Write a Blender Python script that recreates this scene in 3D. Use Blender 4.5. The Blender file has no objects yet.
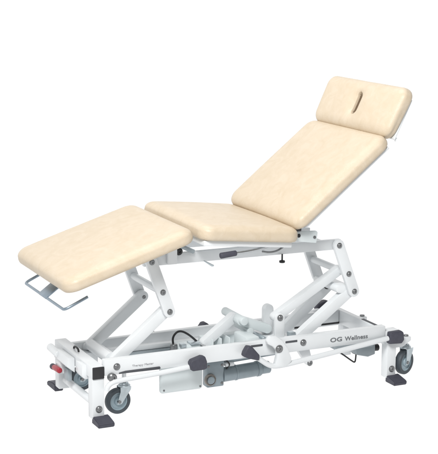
import bpy, bmesh, math, random
from mathutils import Vector, Matrix
R = math.radians
random.seed(4)
C = bpy.context.scene.collection
scene = bpy.context.scene

# ------------------------------------------------------------------ camera
CAM_F, CAM_W = 1444.1, 438.0
YAW, PITCH, ROLL = .4445, .1967, .0082
cam_data = bpy.data.cameras.new("camera")
cam = bpy.data.objects.new("camera", cam_data)
C.objects.link(cam)
fw = Vector((math.sin(YAW) * math.cos(PITCH), math.cos(YAW) * math.cos(PITCH), -math.sin(PITCH)))
rt0 = Vector((math.cos(YAW), -math.sin(YAW), 0))
up0 = rt0.cross(fw)
rt = math.cos(ROLL) * rt0 + math.sin(ROLL) * up0
up = -math.sin(ROLL) * rt0 + math.cos(ROLL) * up0
m = Matrix((rt, up, -fw)).transposed().to_4x4()
m.translation = Vector((-1.9378, -5.4783, 1.9327))
cam.matrix_world = m
cam_data.sensor_fit = 'HORIZONTAL'
cam_data.sensor_width = 36
cam_data.lens = 36 * CAM_F / CAM_W
cam_data.clip_end = 200
scene.camera = cam

# ------------------------------------------------------------------ white studio, lamps, exposure
LIT, DIM = 1.1, .22
world = bpy.data.worlds.new("World")
scene.world = world
world.use_nodes = True
bg = world.node_tree.nodes["Background"]
bg.inputs["Color"].default_value = (1, 1, 1, 1)
# white backdrop ahead, glow added under the floor, a dimmer studio above and behind the camera
_nt = world.node_tree
_tc = _nt.nodes.new("ShaderNodeTexCoord"); _sx = _nt.nodes.new("ShaderNodeSeparateXYZ")
_nt.links.new(_tc.outputs["Generated"], _sx.inputs[0])
def _range(sock, a, b, c, d):
    n = _nt.nodes.new("ShaderNodeMapRange"); n.interpolation_type = 'SMOOTHSTEP'
    for i, v in enumerate((a, b, c, d)): n.inputs[i + 1].default_value = v
    _nt.links.new(sock, n.inputs[0]); return n.outputs[0]
_f = _range(_sx.outputs["Y"], -.05, .45, DIM, LIT)
_g = _range(_sx.outputs["Z"], -.06, -.01, LIT, DIM)
_h = _range(_sx.outputs["Z"], .45, .85, LIT, DIM)
_mn = _nt.nodes.new("ShaderNodeMath"); _mn.operation = 'MINIMUM'
_nt.links.new(_f, _mn.inputs[0]); _nt.links.new(_h, _mn.inputs[1])
_mx = _nt.nodes.new("ShaderNodeMath"); _mx.operation = 'MAXIMUM'
_nt.links.new(_mn.outputs[0], _mx.inputs[0]); _nt.links.new(_g, _mx.inputs[1])
_nt.links.new(_mx.outputs[0], bg.inputs["Strength"])

def softbox(name, loc, target, size, power, col=(1, 1, 1)):
    d = bpy.data.lights.new(name, 'AREA')
    d.shape = 'SQUARE'; d.size = size; d.energy = power; d.color = col
    o = bpy.data.objects.new(name, d)
    C.objects.link(o)
    o.location = loc
    o.rotation_euler = (Vector(target) - Vector(loc)).to_track_quat('-Z', 'Y').to_euler()
    return o
softbox("key_softbox", (-1.6, -3.2, 4.0), (.6, 0, .5), 1.5, 285, (1, .99, .975))
softbox("top_softbox", (.4, .6, 4.2), (.6, 0, .5), 2.2, 60)

scene.view_settings.view_transform = 'Standard'
scene.view_settings.look = 'None'
scene.view_settings.gamma = 1
scene.view_settings.exposure = 0
scene.render.film_transparent = False

# ------------------------------------------------------------------ materials
def new_mat(name):
    mt = bpy.data.materials.new(name)
    mt.use_nodes = True
    nt = mt.node_tree
    return mt, nt, nt.nodes["Principled BSDF"]

def noise(nt, scale, detail=4, rough=.55):
    tc = nt.nodes.new("ShaderNodeTexCoord")
    n = nt.nodes.new("ShaderNodeTexNoise")
    n.inputs["Scale"].default_value = scale
    n.inputs["Detail"].default_value = detail
    n.inputs["Roughness"].default_value = rough
    nt.links.new(tc.outputs["Object"], n.inputs["Vector"])
    return n

def ramp(nt, src, c0, c1, p0=.3, p1=.7):
    r = nt.nodes.new("ShaderNodeValToRGB")
    r.color_ramp.elements[0].position = p0; r.color_ramp.elements[0].color = (*c0, 1)
    r.color_ramp.elements[1].position = p1; r.color_ramp.elements[1].color = (*c1, 1)
    nt.links.new(src, r.inputs["Fac"])
    return r

def bump(nt, bsdf, src, strength, dist):
    b = nt.nodes.new("ShaderNodeBump")
    b.inputs["Strength"].default_value = strength
    b.inputs["Distance"].default_value = dist
    nt.links.new(src, b.inputs["Height"])
    nt.links.new(b.outputs["Normal"], bsdf.inputs["Normal"])

def simple(name, c, rough, metal=0, var=.12, scale=30, bmp=0, spec=.5, coat=0):
    mt, nt, b = new_mat(name)
    n = noise(nt, scale)
    r = ramp(nt, n.outputs["Fac"], tuple(x * (1 - var) for x in c), tuple(min(1, x * (1 + var)) for x in c))
    nt.links.new(r.outputs["Color"], b.inputs["Base Color"])
    b.inputs["Roughness"].default_value = rough
    b.inputs["Metallic"].default_value = metal
    b.inputs["Specular IOR Level"].default_value = spec
    if coat:
        b.inputs["Coat Weight"].default_value = coat
        b.inputs["Coat Roughness"].default_value = .15
    if bmp:
        n2 = noise(nt, 400, 3)
        bump(nt, b, n2.outputs["Fac"], bmp, .001)
    return mt

def vinyl():
    mt, nt, b = new_mat("cream_vinyl")
    n = noise(nt, 16, 8, .68)
    n.inputs["Distortion"].default_value = 1.2
    r = ramp(nt, n.outputs["Fac"], (.565, .468, .340), (.615, .524, .405), .34, .66)
    nt.links.new(r.outputs["Color"], b.inputs["Base Color"])
    b.inputs["Roughness"].default_value = .42
    b.inputs["Specular IOR Level"].default_value = .4
    tc = nt.nodes.new("ShaderNodeTexCoord")
    v = nt.nodes.new("ShaderNodeTexVoronoi")
    v.inputs["Scale"].default_value = 260
    nt.links.new(tc.outputs["Object"], v.inputs["Vector"])
    n2 = noise(nt, 22, 6, .6)
    n2.inputs["Distortion"].default_value = .8
    mix = nt.nodes.new("ShaderNodeMath"); mix.operation = 'MULTIPLY_ADD'
    nt.links.new(n2.outputs["Fac"], mix.inputs[0]); mix.inputs[1].default_value = 3.0
    nt.links.new(v.outputs["Distance"], mix.inputs[2])
    bump(nt, b, mix.outputs[0], .25, .0012)
    return mt

M = dict(
    vinyl=vinyl(),
    white=simple("white_paint", (.71, .735, .75), .30, 0, .015, 12, .03, .5, .25),
    offwhite=simple("pale_plastic", (.63, .685, .695), .4, 0, .015, 12, .03),
    greypaint=simple("grey_paint", (.30, .345, .37), .4, 0, .05, 25, .04),
    actuator=simple("blue_grey_metal", (.25, .30, .33), .36, .2, .08, 25, .03),
    steel=simple("bare_steel", (.52, .54, .55), .3, 1, .08, 60, .03),
    bolt=simple("dark_bolt", (.22, .225, .23), .32, .8, .15, 80),
    rubber=simple("slate_rubber", (.052, .053, .072), .62, 0, .12, 60, .15),
    black=simple("black_plastic", (.018, .018, .02), .5, 0, .1, 60, .1),
    tyre=simple("grey_tyre", (.050, .063, .075), .55, 0, .1, 60, .1),
    hub=simple("grey_hub", (.30, .385, .43), .42, 0, .06, 40),
    zinc=simple("zinc_plate", (.50, .56, .59), .34, .7, .12, 40, .05),
    slot_shade=simple("brown_slot_shade", (.21, .15, .095), .8, 0, .1, 80, .1),  # darkness inside the headrest slot, put into the colour
    red=simple("red_plastic", (.34, .025, .04), .35, 0, .05, 40),
    loop=simple("blue_steel", (.25, .31, .37), .35, .55, .06, 40),
    ink=simple("grey_ink", (.15, .16, .17), .6, 0, .03, 40),
    pale_ink=simple("pale_ink", (.30, .305, .32), .6, 0, .03, 40),
    slot=simple("dark_slot", (.07, .075, .085), .6, 0, .05, 40),
    brass=simple("brown_ring", (.26, .24, .22), .45, .3, .1, 60),
)

# ------------------------------------------------------------------ mesh helpers
class MB:
    def __init__(s):
        s.bm = bmesh.new()
    def box(s, x0, x1, y0, y1, z0, z1, bev=.003, seg=2):
        t = bmesh.new()
        bmesh.ops.create_cube(t, size=1)
        for v in t.verts:
            v.co = ((x0 + x1) / 2 + v.co.x * (x1 - x0), (y0 + y1) / 2 + v.co.y * (y1 - y0), (z0 + z1) / 2 + v.co.z * (z1 - z0))
        if bev:
            bmesh.ops.bevel(t, geom=t.edges[:], offset=bev, segments=seg, profile=.5, affect='EDGES')
        s._merge(t); return s
    def _merge(s, t, mat=None):
        if mat is not None:
            bmesh.ops.transform(t, matrix=mat, verts=t.verts)
        me = bpy.data.meshes.new("t"); t.to_mesh(me); t.free()
        s.bm.from_mesh(me); bpy.data.meshes.remove(me)
    def prism(s, pts, y0, y1, bev=.003, seg=2):
        """outline in the x,z plane given a thickness along y"""
        t = bmesh.new()
        vs = [t.verts.new((p[0], y0, p[1])) for p in pts]
        f = t.faces.new(vs)
        r = bmesh.ops.extrude_face_region(t, geom=[f])
        for v in r['geom']:
            if isinstance(v, bmesh.types.BMVert):
                v.co.y = y1
        bmesh.ops.recalc_face_normals(t, faces=t.faces[:])
        if bev:
            es = [e for e in t.edges if len(e.link_faces) == 2 and e.calc_face_angle(0) > R(40)]
            bmesh.ops.bevel(t, geom=es, offset=bev, segments=seg, profile=.5, affect='EDGES')
        s._merge(t); return s
    def bar(s, a, b, width, y0, y1, ext=None, bev=.003, round_ends=True):
        """flat bar between two pivots in the x,z plane"""
        a = Vector(a); b = Vector(b)
        d = (b - a).normalized(); n = Vector((-d.y, d.x)); r = width / 2
        pts = []
        if round_ends:
            k = 12
            for i in range(k + 1):
                t = -math.pi / 2 + math.pi * i / k
                pts.append(b + d * (math.cos(t) * r) + n * (math.sin(t) * r))
            for i in range(k + 1):
                t = math.pi / 2 + math.pi * i / k
                pts.append(a + d * (math.cos(t) * r) + n * (math.sin(t) * r))
        else:
            pts = [a - n * r, b - n * r, b + n * r, a + n * r]
        return s.prism(pts, y0, y1, bev)
    def cyl(s, a, b, r, r2=None, seg=28, bev=.0):
        a = Vector(a); b = Vector(b); L = (b - a).length
        t = bmesh.new()
        bmesh.ops.create_cone(t, cap_ends=True, segments=seg, radius1=r, radius2=r if r2 is None else r2, depth=L)
        if bev:
            es = [e for e in t.edges if len(e.link_faces) == 2 and e.calc_face_angle(0) > R(60)]
            bmesh.ops.bevel(t, geom=es, offset=bev, segments=3, profile=.5, affect='EDGES')
        q = Vector((0, 0, 1)).rotation_difference((b - a).normalized()).to_matrix().to_4x4()
        q.translation = (a + b) / 2
        s._merge(t, q); return s
    def tube(s, pts, r, seg=14, smooth=3):
        P = [Vector(p) for p in pts]
        for _ in range(smooth):                       # corner cutting
            Q = [P[0]]
            for i in range(len(P) - 1):
                Q += [P[i].lerp(P[i + 1], .25), P[i].lerp(P[i + 1], .75)]
            Q.append(P[-1]); P = Q
        rings = []; nrm = None
        for i, p in enumerate(P):
            d = (P[min(i + 1, len(P) - 1)] - P[max(i - 1, 0)]).normalized()
            if nrm is None:
                nrm = d.orthogonal().normalized()
            nrm = (nrm - d * nrm.dot(d)).normalized()
            bi = d.cross(nrm)
            rings.append([s.bm.verts.new(p + (nrm * math.cos(2 * math.pi * k / seg) + bi * math.sin(2 * math.pi * k / seg)) * r) for k in range(seg)])
        for a, b in zip(rings, rings[1:]):
            for k in range(seg):
                s.bm.faces.new((a[k], a[(k + 1) % seg], b[(k + 1) % seg], b[k]))
        s.bm.faces.new(rings[0][::-1]); s.bm.faces.new(rings[-1])
        return s
    def lathe(s, prof, origin, axis, seg=40):
        """profile of (radius, along axis)"""
        t = bmesh.new(); rings = []
        for r, h in prof:
            rings.append([t.verts.new((r * math.cos(2 * math.pi * k / seg), r * math.sin(2 * math.pi * k / seg), h)) for k in range(seg)])
        for a, b in zip(rings, rings[1:]):
            for k in range(seg):
                t.faces.new((a[k], a[(k + 1) % seg], b[(k + 1) % seg], b[k]))
        bmesh.ops.remove_doubles(t, verts=t.verts[:], dist=1e-6)
        bmesh.ops.recalc_face_normals(t, faces=t.faces[:])
        q = Vector((0, 0, 1)).rotation_difference(Vector(axis).normalized()).to_matrix().to_4x4()
        q.translation = Vector(origin)
        s._merge(t, q); return s
    def build(s, name, mat, parent=None, sharp=35):
        bmesh.ops.recalc_face_normals(s.bm, faces=s.bm.faces[:])
        me = bpy.data.meshes.new(name); s.bm.to_mesh(me); s.bm.free()
        me.polygons.foreach_set("use_smooth", [True] * len(me.polygons))
        me.set_sharp_from_angle(angle=R(sharp))
        me.materials.append(M[mat] if isinstance(mat, str) else mat)
        o = bpy.data.objects.new(name, me); C.objects.link(o)
        if parent: o.parent = parent
        return o

# ------------------------------------------------------------------ floor (a white translucent sheet, with added light from below washing out shadows)
def floor_mat():
    mt, nt, b = new_mat("white_acrylic")
    out = nt.nodes["Material Output"]
    n = noise(nt, 3)
    r = ramp(nt, n.outputs["Fac"], (.955, .955, .955), (.965, .965, .965))
    d = nt.nodes.new("ShaderNodeBsdfDiffuse"); t = nt.nodes.new("ShaderNodeBsdfTranslucent")
    nt.links.new(r.outputs["Color"], d.inputs["Color"]); nt.links.new(r.outputs["Color"], t.inputs["Color"])
    mx = nt.nodes.new("ShaderNodeMixShader"); mx.inputs[0].default_value = .97
    nt.links.new(d.outputs[0], mx.inputs[1]); nt.links.new(t.outputs[0], mx.inputs[2])
    nt.links.new(mx.outputs[0], out.inputs["Surface"])
    return mt
f = MB()
vs = [f.bm.verts.new(p) for p in ((-9, -9, -.001), (11, -9, -.001), (11, 11, -.001), (-9, 11, -.001))]
f.bm.faces.new(vs)
fl = f.build("floor", floor_mat()); fl["kind"] = "structure"

# ------------------------------------------------------------------ the treatment table
T = bpy.data.objects.new("treatment_table", None); C.objects.link(T)
T["label"] = "cream padded four section treatment table on white folding lift frame with castors"
T["category"] = "treatment table"

# ---- cushions
def cushion(name, p, ang, L, halfw, thick, rc, edge, puff=.006, slot=None, taper=0):
    """p: foot of the underside (x,z), ang: slope of the pad, L: length"""
    a = L / 2
    def spacing(n, dense0=None):
        s = [math.sin(math.pi / 2 * (-1 + 2 * i / n)) for i in range(n + 1)]
        return s
    S = spacing(56); Tt = spacing(90)
    if slot:
        S = sorted(set([round(x, 5) for x in spacing(70) if abs(x) > .52] + [round(-.5 + .0125 * i, 5) for i in range(81)]))
        Tt = sorted(set([round(x, 5) for x in spacing(70)] + [round(-.09 + .003 * i, 5) for i in range(61)]))
        u_ = [Tt[0]]
        for x in Tt[1:]:
            if x - u_[-1] > .0012: u_.append(x)
        u_[-1] = 1.0; Tt = u_
    bm = bmesh.new(); b = halfw
    d2 = Vector((math.cos(ang), math.sin(ang))); n2 = Vector((-d2.y, d2.x))
    def place(u, v, w):
        q = Vector(p) + d2 * (u + a) + n2 * w
        return (q.x, v * (1 - taper * (.5 - u / L)), q.y)
    def height(u, v):
        qx = abs(u) - (a - rc); qy = abs(v) - (b - rc)
        sd = math.hypot(max(qx, 0), max(qy, 0)) + min(max(qx, qy), 0) - rc
        d = max(0, -sd)
        h = thick
        if d < edge:
            h = thick - edge * .62 + edge * .62 * math.sqrt(max(0, 1 - (1 - d / edge) ** 2))
        h += puff * (1 - (u / a) ** 2) * (1 - (v / b) ** 2)
        # gentle unevenness of stretched upholstery
        h += .0012 * math.sin(9 * u + 3 * v + a * 40) * math.sin(11 * v - 4 * u) * min(1, d / .05)
        if slot:
            su, sw, sl = slot
            uu = u - su
            h -= .010 * math.exp(-(v / .060) ** 2 - (uu / .085) ** 2)
            h -= .018 * math.exp(-(v / .030) ** 2 - (max(abs(uu) - .028, 0) / .026) ** 2)
            # elongated slot
            qv = math.hypot(max(abs(uu) - sl, 0), v) - sw
            k = min(1, max(0, (.003 - qv) / .005)); k = k * k * (3 - 2 * k)
            h -= .036 * k
        return h
    grid = []
    for t in Tt:
        v = b * t
        ex = max(0, abs(v) - (b - rc))
        U = a - rc + math.sqrt(max(0, rc * rc - ex * ex))
        grid.append([bm.verts.new(place(U * s, v, height(U * s, v))) for s in S])
    for r0, r1 in zip(grid, grid[1:]):
        for i in range(len(S) - 1):
            bm.faces.new((r0[i], r0[i + 1], r1[i + 1], r1[i]))
    # border loop, down the side to the underside
    loop = grid[0][:] + [r[-1] for r in grid[1:]] + grid[-1][::-1][1:] + [r[0] for r in grid[::-1][1:-1]]
    inv = [(vt.co.copy()) for vt in loop]
    prev = loop
    h0 = thick - edge * .62
    for wf, out in ((.75, .0015), (.45, .001), (.2, -.002), (.06, -.006), (0, -.012)):
        ring = []
        for c in inv:
            q = Vector((c.x, c.z)) - Vector(p)
            u = q.dot(d2) - a; v = c.y
            # push outwards along the plan normal of the rounded rectangle
            qx = abs(u) - (a - rc); qy = abs(v) - (b - rc)
            g = Vector((max(qx, 0), max(qy, 0)))
            g = g.normalized() if g.length > 1e-6 else Vector((1, 0))
            u += math.copysign(g.x, u) * out; v += math.copysign(g.y, v) * out
            ring.append(bm.verts.new(place(u, v, h0 * wf)))
        for i in range(len(prev)):
            j = (i + 1) % len(prev)
            try: bm.faces.new((prev[i], ring[i], ring[j], prev[j]))
            except ValueError: pass
        prev = ring
    bm.faces.new(prev)
    x = MB(); x.bm.free(); x.bm = bm
    o = x.build(name, 'vinyl', T, 60)
    if slot:                                      # shade painted brown onto the slot's inner faces
        o.data.materials.append(M['slot_shade'])
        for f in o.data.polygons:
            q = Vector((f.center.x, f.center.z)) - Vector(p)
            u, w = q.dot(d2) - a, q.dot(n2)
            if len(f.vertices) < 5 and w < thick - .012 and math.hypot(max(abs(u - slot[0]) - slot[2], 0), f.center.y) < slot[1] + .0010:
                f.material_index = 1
    return o

def plate(name, p, ang, u0, u1, y0, y1, w0, w1, mat='white', parent=T, bev=.004):
    """a flat plate lying along a sloping pad"""
    x = MB().box(u0, u1, y0, y1, w0, w1, bev)
    d2 = Vector((math.cos(ang), math.sin(ang)))
    for v in x.bm.verts:
        u, w = v.co.x, v.co.z
        v.co.x = p[0] + d2.x * u - d2.y * w
        v.co.z = p[1] + d2.y * u + d2.x * w
    return x.build(name, mat, parent)

LEG = ((-.128, .572), R(17.3), .578)
SEAT = ((.442, .743), R(-5.8), .455)
BACK = ((.890, .742), R(38.7), .560)
HEAD = ((1.338, 1.098), R(64.2), .230)
cushion("leg_cushion", *LEG, .328, .060, .058, .046, .010)["label"] = "long foot end pad sloping down to the left"
cushion("seat_cushion", *SEAT, .328, .062, .055, .046, .010)
cushion("backrest_cushion", *BACK, .328, .058, .055, .050, .012)
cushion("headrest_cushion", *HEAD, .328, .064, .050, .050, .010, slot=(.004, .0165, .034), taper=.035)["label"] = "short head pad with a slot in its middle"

plate("leg_base_plate", LEG[0], LEG[1], .05, LEG[2] - .05, -.22, .22, -.016, -.001)
plate("seat_base_plate", SEAT[0], SEAT[1], .02, SEAT[2] - .03, -.305, .305, -.024, -.001)
plate("back_base_plate", BACK[0], BACK[1], .04, BACK[2] - .02, -.315, .315, -.013, -.001)
plate("head_base_plate", HEAD[0], HEAD[1], .01, HEAD[2] - .035, -.304, .304, -.012, -.001)
plate("head_bracket", HEAD[0], HEAD[1], .006, .022, -.302, -.292, -.020, -.0145)

def bolt(parent, x, z, y, r=.011, h=.006, mat='bolt'):
    """hexagon-socket head facing the front"""
    return MB().lathe([(0, 0), (r * 1.35, 0), (r * 1.35, .0015), (r, .002), (r, h - .0015), (r * .85, h), (r * .45, h), (r * .42, h * .5), (0, h * .5)],
                      (x, y, z), (0, -1, 0), 24).build("bolt", mat, parent)

# ---- base frame
YF = .2207
b1 = MB().box(.007, .059, -YF, YF + .022, .187, .239, .004).build("cross_beam", 'white', T)
MB().box(.008, .058, -YF - .004, -YF + .006, .188, .238, .003).build("end_cap", 'black', b1)
b2 = MB().box(1.388, 1.414, -YF + .02, YF, .172, .238, .003).box(1.389, 1.462, -YF, -.165, .186, .236, .004).build("cross_beam", 'white', T)
MB().prism([(1.392, .184), (1.458, .180), (1.470, .196), (1.466, .230), (1.455, .238), (1.396, .236)], -YF - .028, -YF + .004, .006, 3).build("end_cap", 'rubber', b2)
MB().box(1.394, 1.408, -.160, .00, .2375, .2405, .001).build("slot", 'slot', b2)
for x0, x1 in ((.007, .059), (1.400, 1.447)):
    for s in (-1, 1):
        y0, y1 = sorted((s * YF, s * (YF - .052)))
        zb = .018
        if x0 < 1 and s > 0: y0 += .022; y1 += .022; zb = .028
        po = MB().box(x0, x1, y0 + .0012, y1 - .0012, zb, .189, .004).build("post", 'white', T)
        if s < 0: bolt(po, (x0 + x1) / 2 + .002, .060, -YF + .0012, .011)
        # levelling foot, wedge shaped, reaching outwards
        ft = bmesh.new()
        xa, xb = x0 + .001, x1 + (.019 if s < 0 else -.012)
        if s > 0 and x0 > 1: continue
        Y = YF + (.072 if s > 0 else 0); yb = .040 if s > 0 else .012
        pr = [(Y + .062, 0), (Y + .066, .014), (Y + .058, .021), (Y + .002, .031), (Y - yb, .031), (Y - yb - .002, 0)]
        r0 = [ft.verts.new((xa, s * y, z)) for y, z in pr]; r1 = [ft.verts.new((xb, s * y, z)) for y, z in pr]
        ft.faces.new(r0); ft.faces.new(r1[::-1])
        for i in range(len(pr)):
            j = (i + 1) % len(pr)
            ft.faces.new((r0[i], r1[i], r1[j], r0[j]))
        bmesh.ops.recalc_face_normals(ft, faces=ft.faces[:])
        bmesh.ops.bevel(ft, geom=[e for e in ft.edges if e.calc_face_angle(0) > R(30)], offset=.003, segments=2, affect='EDGES')
        w = MB(); w.bm.free(); w.bm = ft
        w.build("foot_pad", 'rubber', po)
    xm = (x0 + x1) / 2
    MB().cyl((xm, -.172, .073), (xm, .172, .073), .0155).build("cross_tube", 'white', T) if x0 < 1 else None

rail = MB().box(.0595, 1.3875, -YF + .001, -.186, .196, .262, .004).build("side_rail", 'white', T)
bolt(rail, .113, .230, -YF + .001, .011)
bolt(rail, .973, .233, -YF + .001, .011)
for a, b, za, zb in ((.720, .777, .240, .250), (.886, .944, .239, .249)):
    MB().box(a, b, -YF - .0005, -.21, za, zb, .002).build("slot", 'slot', rail)
MB().prism([(.122, .1985), (.30, .1962), (.306, .201), (.302, .2085), (.15, .2085), (.122, .204)], -YF - .0012, -.215, .001).build("slot", 'slot', rail)
MB().lathe([(0, 0), (.016, 0), (.018, .002), (.018, .022), (.014, .026), (.008, .026), (.007, .020), (0, .020)], (.089, -YF + .004, .190), (0, -1, 0), 28).build("roller", 'bolt', rail)

def lettering(txt, x, z, size, sx, parent, off=0, mat='ink'):
    cu = bpy.data.curves.new("lettering", 'FONT')
    cu.body = txt; cu.size = size; cu.extrude = .0004; cu.offset = off; cu.align_x = 'LEFT'
    cu.space_character = 1.05
    o = bpy.data.objects.new("lettering", cu); C.objects.link(o)
    o.rotation_euler = (math.pi / 2, 0, 0); o.location = (x, -YF + .0004, z); o.scale = (sx, 1, 1)
    bpy.context.view_layer.update()
    me = bpy.data.meshes.new_from_object(o.evaluated_get(bpy.context.evaluated_depsgraph_get()))
    loc, rot, sc = o.location.copy(), o.rotation_euler.copy(), o.scale.copy()
    bpy.data.objects.remove(o)
    me.materials.clear(); me.materials.append(M[mat])
    o = bpy.data.objects.new("lettering", me); C.objects.link(o)
    o.location, o.rotation_euler, o.scale = loc, rot, sc
    o.parent = parent
    return o
lettering("OG", 1.106, .2185, .0270, 1.42, rail, .0007)
lettering("Wellness", 1.180, .2175, .0265, 1.13, rail, .0006)
lettering("Therapy Master", .180, .221, .0125, 1.12, rail, 0, 'pale_ink')

far = MB().prism([(.0595, .160), (1.3875, .165), (1.3875, .238), (.0595, .226)], .188, YF - .001, .004).build("side_rail", 'white', T)
for a, b in ((1.150, 1.207), (1.292, 1.395)):
    MB().box(a, b, .1868, .195, .172, .181, .0008).build("slot", 'black', far)

# ---- castors
def caster(c, Rr, yaw, head):
    cx, cy, cz = c
    ax = Vector((math.sin(yaw), -math.cos(yaw), 0))
    o = bpy.data.objects.new("caster", None); C.objects.link(o); o.parent = T
    o.location = (0, 0, 0)
    w = .014
    MB().lathe([(Rr * .70, -w), (Rr * .93, -w * 1.02), (Rr * .985, -w * .75), (Rr, -w * .3), (Rr, w * .3), (Rr * .985, w * .75), (Rr * .93, w * 1.02), (Rr * .70, w), (Rr * .70, -w)], c, ax, 56).build("tyre", 'tyre', o)
    MB().lathe([(0, -w * .8), (Rr * .71, -w * .9), (Rr * .71, w * .85), (Rr * .62, w * .80), (Rr * .58, w * .45), (Rr * .34, w * .45), (Rr * .30, w * .95), (Rr * .16, w * 1.15), (Rr * .15, w * .7), (0, w * .7)], c, ax, 48).build("wheel_rim", 'hub', o)
    # fork: two cheeks from the axle up to the swivel head, a bridge and the head itself
    h = Vector(head); top = h.z
    side = Vector((ax.y, -ax.x, 0))              # horizontal, in the wheel's plane
    fk = MB()
    for s in (-1, 1):
        t = bmesh.new()
        off = ax * (s * (w + .005))
        e = side.dot(h - Vector(c))
        prof = [(-.010, -.010), (.010, -.010), (e + .024, top - cz - .022), (e + .024, top - cz - .004), (e - .024, top - cz - .004), (e - .022, top - cz - .016)]
        if e < 0: pass
        vs0 = [t.verts.new(Vector(c) + side * u + Vector((0, 0, 1)) * z + off - ax * .0015) for u, z in prof]
        vs1 = [t.verts.new(Vector(c) + side * u + Vector((0, 0, 1)) * z + off + ax * .0015) for u, z in prof]
        t.faces.new(vs0); t.faces.new(vs1[::-1])
        for i in range(len(prof)):
            j = (i + 1) % len(prof); t.faces.new((vs0[i], vs0[j], vs1[j], vs1[i]))
        bmesh.ops.recalc_face_normals(t, faces=t.faces[:])
        fk._merge(t)
    fk.cyl((h.x, h.y, top - .006), (h.x, h.y, top + .002), .026, bev=.002)
    fk.cyl((h.x, h.y, top + .002), (h.x, h.y, top + .012), .021, .017, bev=.002)
    fk.build("fork", 'zinc', o)
    MB().cyl(Vector(c) - ax * (w + .008), Vector(c) + ax * (w + .010), .0075, seg=6).build("axle", 'bolt', o)
    MB().cyl((h.x, h.y, top + .010), (h.x, h.y, .19), .009).build("stem", 'steel', o)
    return o
caster((.147, -.140, .058), .0545, R(2), (.176, -.140, .122))
caster((1.512, -.185, .073), .0565, R(22), (1.524, -.172, .140))
caster((.105, .180, .070), .0535, R(-6), (.135, .180, .136))
caster((1.490, .180, .066), .0535, R(20), (1.49, .185, .128))
for s in (-1, 1):
    k = MB().prism([(1.445, .150), (1.49, .150), (1.532, .176), (1.532, .194), (1.50, .194), (1.445, .172)], s * .190 - .017, s * .190 + .017, .004).build("caster_bracket", 'white', T)
    MB().cyl((1.514, s * .190, .193), (1.514, s * .190, .201), .0115, bev=.002).build("bolt", 'bolt', k)
MB().box(.0605, .20, -.178, -.110, .187, .197, .002).build("caster_bracket", 'white', T)
MB().box(.0605, .16, .120, .185, .150, .196, .002).build("caster_bracket", 'white', T)

# ---- head-end of the base: lock lever, housings
lv = MB().cyl((-.030, .070, .150), (-.030, .145, .145), .0120, bev=.004).build("lock_lever", 'red', T)
MB().cyl((-.030, .145, .145), (-.030, .168, .143), .0130, bev=.003).build("lever_collar", 'rubber', lv)
MB().box(-.022, .006, .085, .150, .130, .185, .005).build("lever_mount", 'white', lv)
MB().cyl((-.020, .110, .208), (-.020, .222, .213), .0165, bev=.004).build("pivot_housing", 'white', T)
MB().prism([(-.030, .190), (.0065, .160), (.0065, .226), (-.022, .228)], -.02, .150, .006).build("pivot_bracket", 'white', T)
MB().prism([(-.010, .232), (-.012, .190), (-.004, .174), (.010, .168), (.026, .174), (.036, .1865), (.006, .2335)], -.150, -.070, .005).build("guard_plate", 'white', T)
MB().tube([(.035, .075, .236), (.035, .070, .250), (.035, .045, .252), (.035, .020, .250), (.035, .015, .236)], .0042).build("cable_clip", 'black', T)
MB().box(-.012, .0065, .02, .07, .115, .165, .004).build("latch", 'greypaint', T)

# ---- pedal bars along the sides
pb = MB().tube([(.062, -.236, .140), (.066, -.238, .158), (.085, -.240, .174), (.13, -.242, .179), (.30, -.244, .188), (.45, -.250, .203)], .0105).build("pedal_bar", 'white', T)
MB().prism([(.417, .220), (.424, .232), (.471, .245), (.486, .242), (.494, .220), (.496, .190), (.482, .185), (.429, .184), (.420, .198)], -.272, -.240, .006, 3).build("pedal", 'rubber', pb)
pb = MB().tube([(.70, -.250, .228), (.745, -.250, .196), (.80, -.250, .156), (.85, -.250, .153), (.95, -.247, .162), (1.18, -.240, .186), (1.392, -.234, .208)], .0115).build("pedal_bar", 'white', T)
MB().prism([(.683, .263), (.703, .258), (.739, .217), (.736, .193), (.69, .207), (.662, .220), (.667, .238)], -.272, -.240, .006, 3).build("pedal", 'rubber', pb)
pl = MB().prism([(.776, .272), (.790, .290), (.818, .290), (.850, .268), (.876, .230), (.895, .186), (.896, .168), (.866, .146), (.826, .150), (.818, .166), (.826, .196), (.826, .222), (.806, .244), (.780, .258)], -.262, -.236, .005).build("pedal_lever", 'white', pb)
bolt(pl, .834, .232, -.262, .013)
for pts, px in (([(.40, .244, .196), (.45, .250, .206)], .458), ([(.66, .244, .196), (.73, .252, .206)], .728)):
    pb = MB().tube(pts, .010).build("pedal_bar", 'white', T)
    MB().prism([(px - .030, .192), (px + .030, .190), (px + .032, .208), (px + .004, .232), (px - .012, .230), (px - .030, .204)], .240, .288, .006, 3).build("pedal", 'rubber', pb)
pb = MB().prism([(1.13, .160), (1.22, .178), (1.32, .212), (1.315, .240), (1.297, .240), (1.20, .216), (1.13, .180)], .224, .256, .006).build("pedal_lever", 'white', T)
MB().prism([(1.308, .239), (1.32, .256), (1.359, .267), (1.379, .263), (1.385, .246), (1.338, .214), (1.316, .216)], .258, .300, .008, 3).build("pedal", 'rubber', pb)

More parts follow.
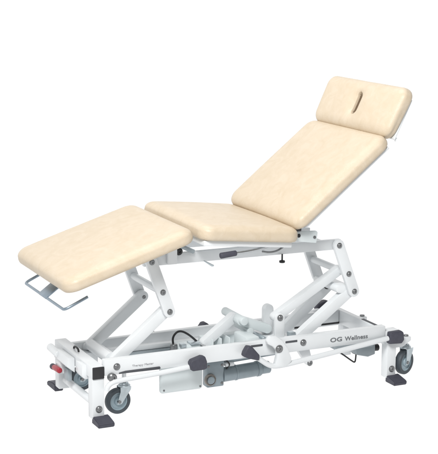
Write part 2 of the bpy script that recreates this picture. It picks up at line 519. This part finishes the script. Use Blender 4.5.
# ---- lifting linkage
YL0, YL1 = .150, .172
A, Bm, Cc = (.288, .638), (.337, .507), (.368, .421)
D, Em, F = (1.169, .634), (1.220, .503), (1.251, .421)
for top, mid, bot in ((A, Bm, Cc), (D, Em, F)):
    for s in (-1, 1):
        y0, y1 = sorted((s * YL0, s * YL1))
        l = MB().bar(bot, top, .050, y0, y1, bev=.003).build("lift_link", 'white', T)
        if s < 0:
            for q in (top, mid, bot): bolt(l, q[0], q[1], -YL1, .0092, .006)
    MB().cyl((mid[0], -.151, mid[1]), (mid[0], .151, mid[1]), .0155).build("cross_tube", 'white', T)
MB().bar((1.251, .421), (1.190, .432), .036, -.149, .060, bev=.004).build("cross_tube", 'white', T)
for s in (-1, 1):
    y0, y1 = sorted((s * .112, s * .1495))
    ar = MB().bar(Cc, (.135, .230), .047, y0, y1, bev=.004).build("lift_arm", 'white', T)
    if s > 0: bolt(ar, Cc[0] + .002, Cc[1] - .002, .112, .006, .004)
    if s < 0:
        ar = MB().bar(F, (.972, .214), .048, y0, y1, bev=.004).build("lift_arm", 'white', T)
    else:
        ar = MB().bar((1.254, .385), (1.045, .212), .050, .070, .100, bev=.004).build("lift_arm", 'white', T)
        bolt(ar, 1.252, .395, .070, .013, .010, 'black')
MB().cyl((.130, -.113, .232), (.130, .113, .232), .026).build("cross_tube", 'white', T)
MB().cyl((.972, -.186, .214), (.972, .186, .214), .018).build("cross_tube", 'white', T)
MB().cyl((.130, .113, .232), (.130, .186, .205), .018).build("pivot_pin", 'white', T)
up = MB().bar((1.215, .506), (.902, .324), .038, -.112, -.070, bev=.005).build("lift_arm", 'white', T)
lug = MB().bar((.903, .328), (.903, .225), .046, -.136, -.118, bev=.003).build("pivot_lug", 'white', T)
bolt(lug, .903, .330, -.136, .0105)
MB().bar((.914, .336), (.914, .215), .046, -.014, .020, bev=.006).build("pivot_lug", 'white', T)
MB().box(.845, .965, -.184, .12, .185, .232, .004).build("pivot_base", 'white', T)
MB().bar((.755, .312), (.885, .262), .040, -.060, -.010, bev=.004).build("thrust_link", 'offwhite', T)
MB().bar((.610, .215), (.745, .315), .040, -.012, .028, bev=.004).build("thrust_rod", 'white', T)
MB().cyl((.758, -.085, .316), (.758, .115, .316), .0185, bev=.003).build("thrust_pin", 'offwhite', T)
MB().cyl((.800, -.060, .262), (.800, .080, .262), .016, bev=.003).build("thrust_roller", 'offwhite', T)
MB().box(.62, .84, .04, .10, .165, .225, .006).build("motor_cover", 'offwhite', T)
MB().box(.735, .800, -.150, -.02, .200, .262, .010).build("thrust_bracket", 'offwhite', T)

# ---- between the rails
MB().box(.20, .66, .08, .135, .158, .184, .004).build("inner_bar", 'greypaint', T)
MB().box(.20, .66, .10, .150, .185, .205, .004).build("inner_bar", 'white', T)
mo = MB().box(.470, .585, -.02, .07, .150, .222, .014, 3).build("motor_housing", 'offwhite', T)
MB().cyl((.452, -.02, .205), (.452, -.02, .235), .016, bev=.004).build("cable_socket", 'bolt', mo)
MB().tube([(.455, -.01, .225), (.452, -.005, .262), (.485, 0, .288), (.535, 0, .262), (.600, 0, .196)], .0048).build("motor_cable", 'black', mo)
MB().box(.425, .468, -.08, -.03, .186, .206, .004).build("label_block", 'white', mo)
cb = MB().box(.324, .518, -.180, -.152, .072, .215, .013, 4).build("control_box", 'offwhite', T)
# drive
dv = MB().cyl((.640, -.105, .098), (.825, -.105, .105), .032, bev=.004).cyl((.825, -.105, .105), (.868, -.105, .106), .027, bev=.004).build("actuator", 'actuator', T)
MB().box(.560, .640, -.130, -.080, .055, .168, .006).build("clevis", 'actuator', dv)
MB().cyl((.650, -.100, .158), (.905, -.095, .166), .013, bev=.002).build("spindle", 'actuator', dv)
MB().box(.648, .690, -.128, -.104, .138, .153, .003).build("label_block", 'white', dv)
MB().lathe([(0, 0), (.026, 0), (.026, .010), (.022, .014), (.0205, .010), (0, .010)], (.572, -.128, .092), (0, -1, 0), 32).build("pivot_ring", 'brass', dv)
MB().cyl((.572, -.134, .092), (.572, -.148, .092), .0165, bev=.003).build("pivot_pin", 'actuator', dv)
MB().cyl((.700, -.105, .1005), (.708, -.105, .1008), .0345, bev=.001).build("clamp_ring", 'actuator', dv)
MB().cyl((.805, -.105, .1045), (.818, -.105, .105), .0345, bev=.001).build("clamp_ring", 'actuator', dv)
MB().tube([(.655, -.12, .128), (.67, -.13, .150), (.64, -.12, .175), (.58, -.08, .190)], .0035).build("motor_cable", 'black', dv)
for q in ((.566, .150), (.630, .150), (.630, .070)): bolt(dv, q[0], q[1], -.130, .0045, .003)
for q in ((.338, .088), (.504, .086)): bolt(cb, q[0], q[1], -.180, .003, .0015)
MB().box(.476, .500, -.05, -.02, .222, .236, .003).build("plug", 'zinc', mo)
MB().box(.53, .575, -.030, .02, .2222, .230, .003).build("cover_plate", 'zinc', mo)
MB().cyl((.59, -.06, .205), (.59, .09, .205), .012, bev=.002).build("rod_end", 'steel', T)
for x0 in (.63, .67, .71):
    MB().box(x0, x0 + .006, -.030, .040, .168, .236, .001).build("rib_plate", 'offwhite', T)
MB().cyl((.84, -.115, .236), (.84, .02, .236), .011, bev=.002).build("rod_end", 'zinc', T)
MB().box(.945, .975, -.150, -.118, .232, .262, .004).build("stop_block", 'zinc', T)
MB().box(.87, 1.36, -.06, .0, .150, .170, .004).build("inner_bar", 'greypaint', T)
MB().tube([(1.0, -.05, .19), (1.08, -.10, .192), (1.16, -.12, .190), (1.22, -.10, .186)], .005).build("mains_cable", 'black', T)
# right of the drive
rb = MB().prism([(1.345, .130), (1.452, .122), (1.453, .075), (1.416, .066), (1.355, .082)], -.035, .04, .005).build("junction_box", 'greypaint', T)
MB().cyl((1.450, -.01, .100), (1.482, -.01, .098), .016, bev=.004).build("cable_gland", 'black', rb)
MB().tube([(1.18, -.02, .170), (1.24, -.01, .125), (1.294, 0, .088), (1.350, 0, .046), (1.366, 0, .036), (1.370, 0, .052), (1.372, 0, .090)], .0035).build("mains_cable", 'black', rb)
MB().box(1.19, 1.25, -.10, -.03, .168, .186, .004).build("cable_clip", 'black', T)
MB().box(1.20, 1.39, -.120, .02, .140, .186, .006).build("base_tray", 'greypaint', T)
ty = MB().prism([(.965, .195), (1.026, .195), (1.045, .128), (1.042, .112), (1.021, .112), (1.007, .132)], -.180, -.150, .004).build("base_lug", 'white', T)
bolt(ty, 1.030, .124, -.180, .010)

# ---- upper frame
for s in (-1, 1):
    y0, y1 = sorted((s * .128, s * .1495))
    MB().prism([(.262, .616), (1.190, .612), (1.190, .656), (.70, .661), (.262, .662)], y0, y1, .003).build("top_rail", 'white', T)
MB().box(.30, .345, -.1275, .1275, .622, .656, .003).build("top_cross_bar", 'white', T)
MB().box(1.06, 1.12, -.1275, .1275, .618, .650, .003).build("top_cross_bar", 'white', T)
for s in (-1, 1):
    y0, y1 = sorted((s * .151, s * .171))
    h = MB().prism([(.360, .620), (.402, .620), (.402, .690), (.440, .735), (.425, .742), (.360, .705)], y0, y1, .003).build("hinge_plate", 'white', T)
    if s < 0: bolt(h, .418, .668, -.1500, .012, .006, 'black')
MB().tube([(.395, -.16, .705), (.43, -.16, .688), (.48, -.16, .664)], .009).build("stay", 'greypaint', T)
# handle of the back section
hd = MB().tube([(.60, -.300, .674), (.66, -.300, .677), (.725, -.292, .682), (.79, -.27, .688), (.84, -.25, .690)], .0062).build("handle_rod", 'steel', T)
MB().cyl((.535, -.300, .6695), (.608, -.300, .675), .0125, .0115, bev=.004).build("grip", 'rubber', hd)
MB().tube([(.735, -.285, .668), (.77, -.285, .660), (.81, -.283, .664), (.855, -.28, .690)], .0042).build("release_cable", 'bolt', hd)
MB().prism([(.510, .628), (.517, .629), (.556, .608), (.553, .602), (.545, .603)], -.200, -.186, .0015).build("release_tab", 'zinc', T)
kn = MB().cyl((.895, -.160, .618), (.895, -.160, .588), .0035).build("lock_screw", 'black', T)
MB().cyl((.895, -.160, .590), (.895, -.160, .580), .0125, bev=.003).build("knob", 'black', kn)
for s in (-1, 1):
    y0, y1 = sorted((s * .262, s * .250))
    bk = MB().prism([(.880, .700), (.925, .688), (1.004, .676), (1.010, .722), (1.003, .729), (.955, .732), (.900, .735), (.880, .728)], y0, y1, .003).build("back_hinge", 'offwhite', T)
    if s < 0:
        bolt(bk, .994, .702, -.262, .005, .004)
        bolt(bk, .918, .715, -.262, .006, .004, 'black')
    MB().box(.892, .925, y0 - .012, y1 + .012, .735, .757, .004).build("hinge_knuckle", 'black', bk)
MB().cyl((.908, -.26, .722), (.908, .26, .722), .009).build("hinge_shaft", 'black', T)
MB().box(.95, .99, -.249, .249, .682, .706, .004).build("back_cross_bar", 'offwhite', T)

# ---- paper-roll / foot handle bar under the foot pad
lp = MB().tube([(-.010, .25, .548), (-.065, .25, .522), (-.118, .25, .498), (-.118, .21, .498), (-.118, -.21, .498), (-.118, -.25, .498), (-.065, -.25, .522), (-.020, -.25, .542)], .0058, 12, 3).build("foot_bar", 'loop', T)
x = MB().box(-.125, -.03, -.045, .045, .494, .503, .002)
for v in x.bm.verts: v.co.z += (v.co.x + .125) * .72
x.build("foot_bar_plate", 'loop', lp)
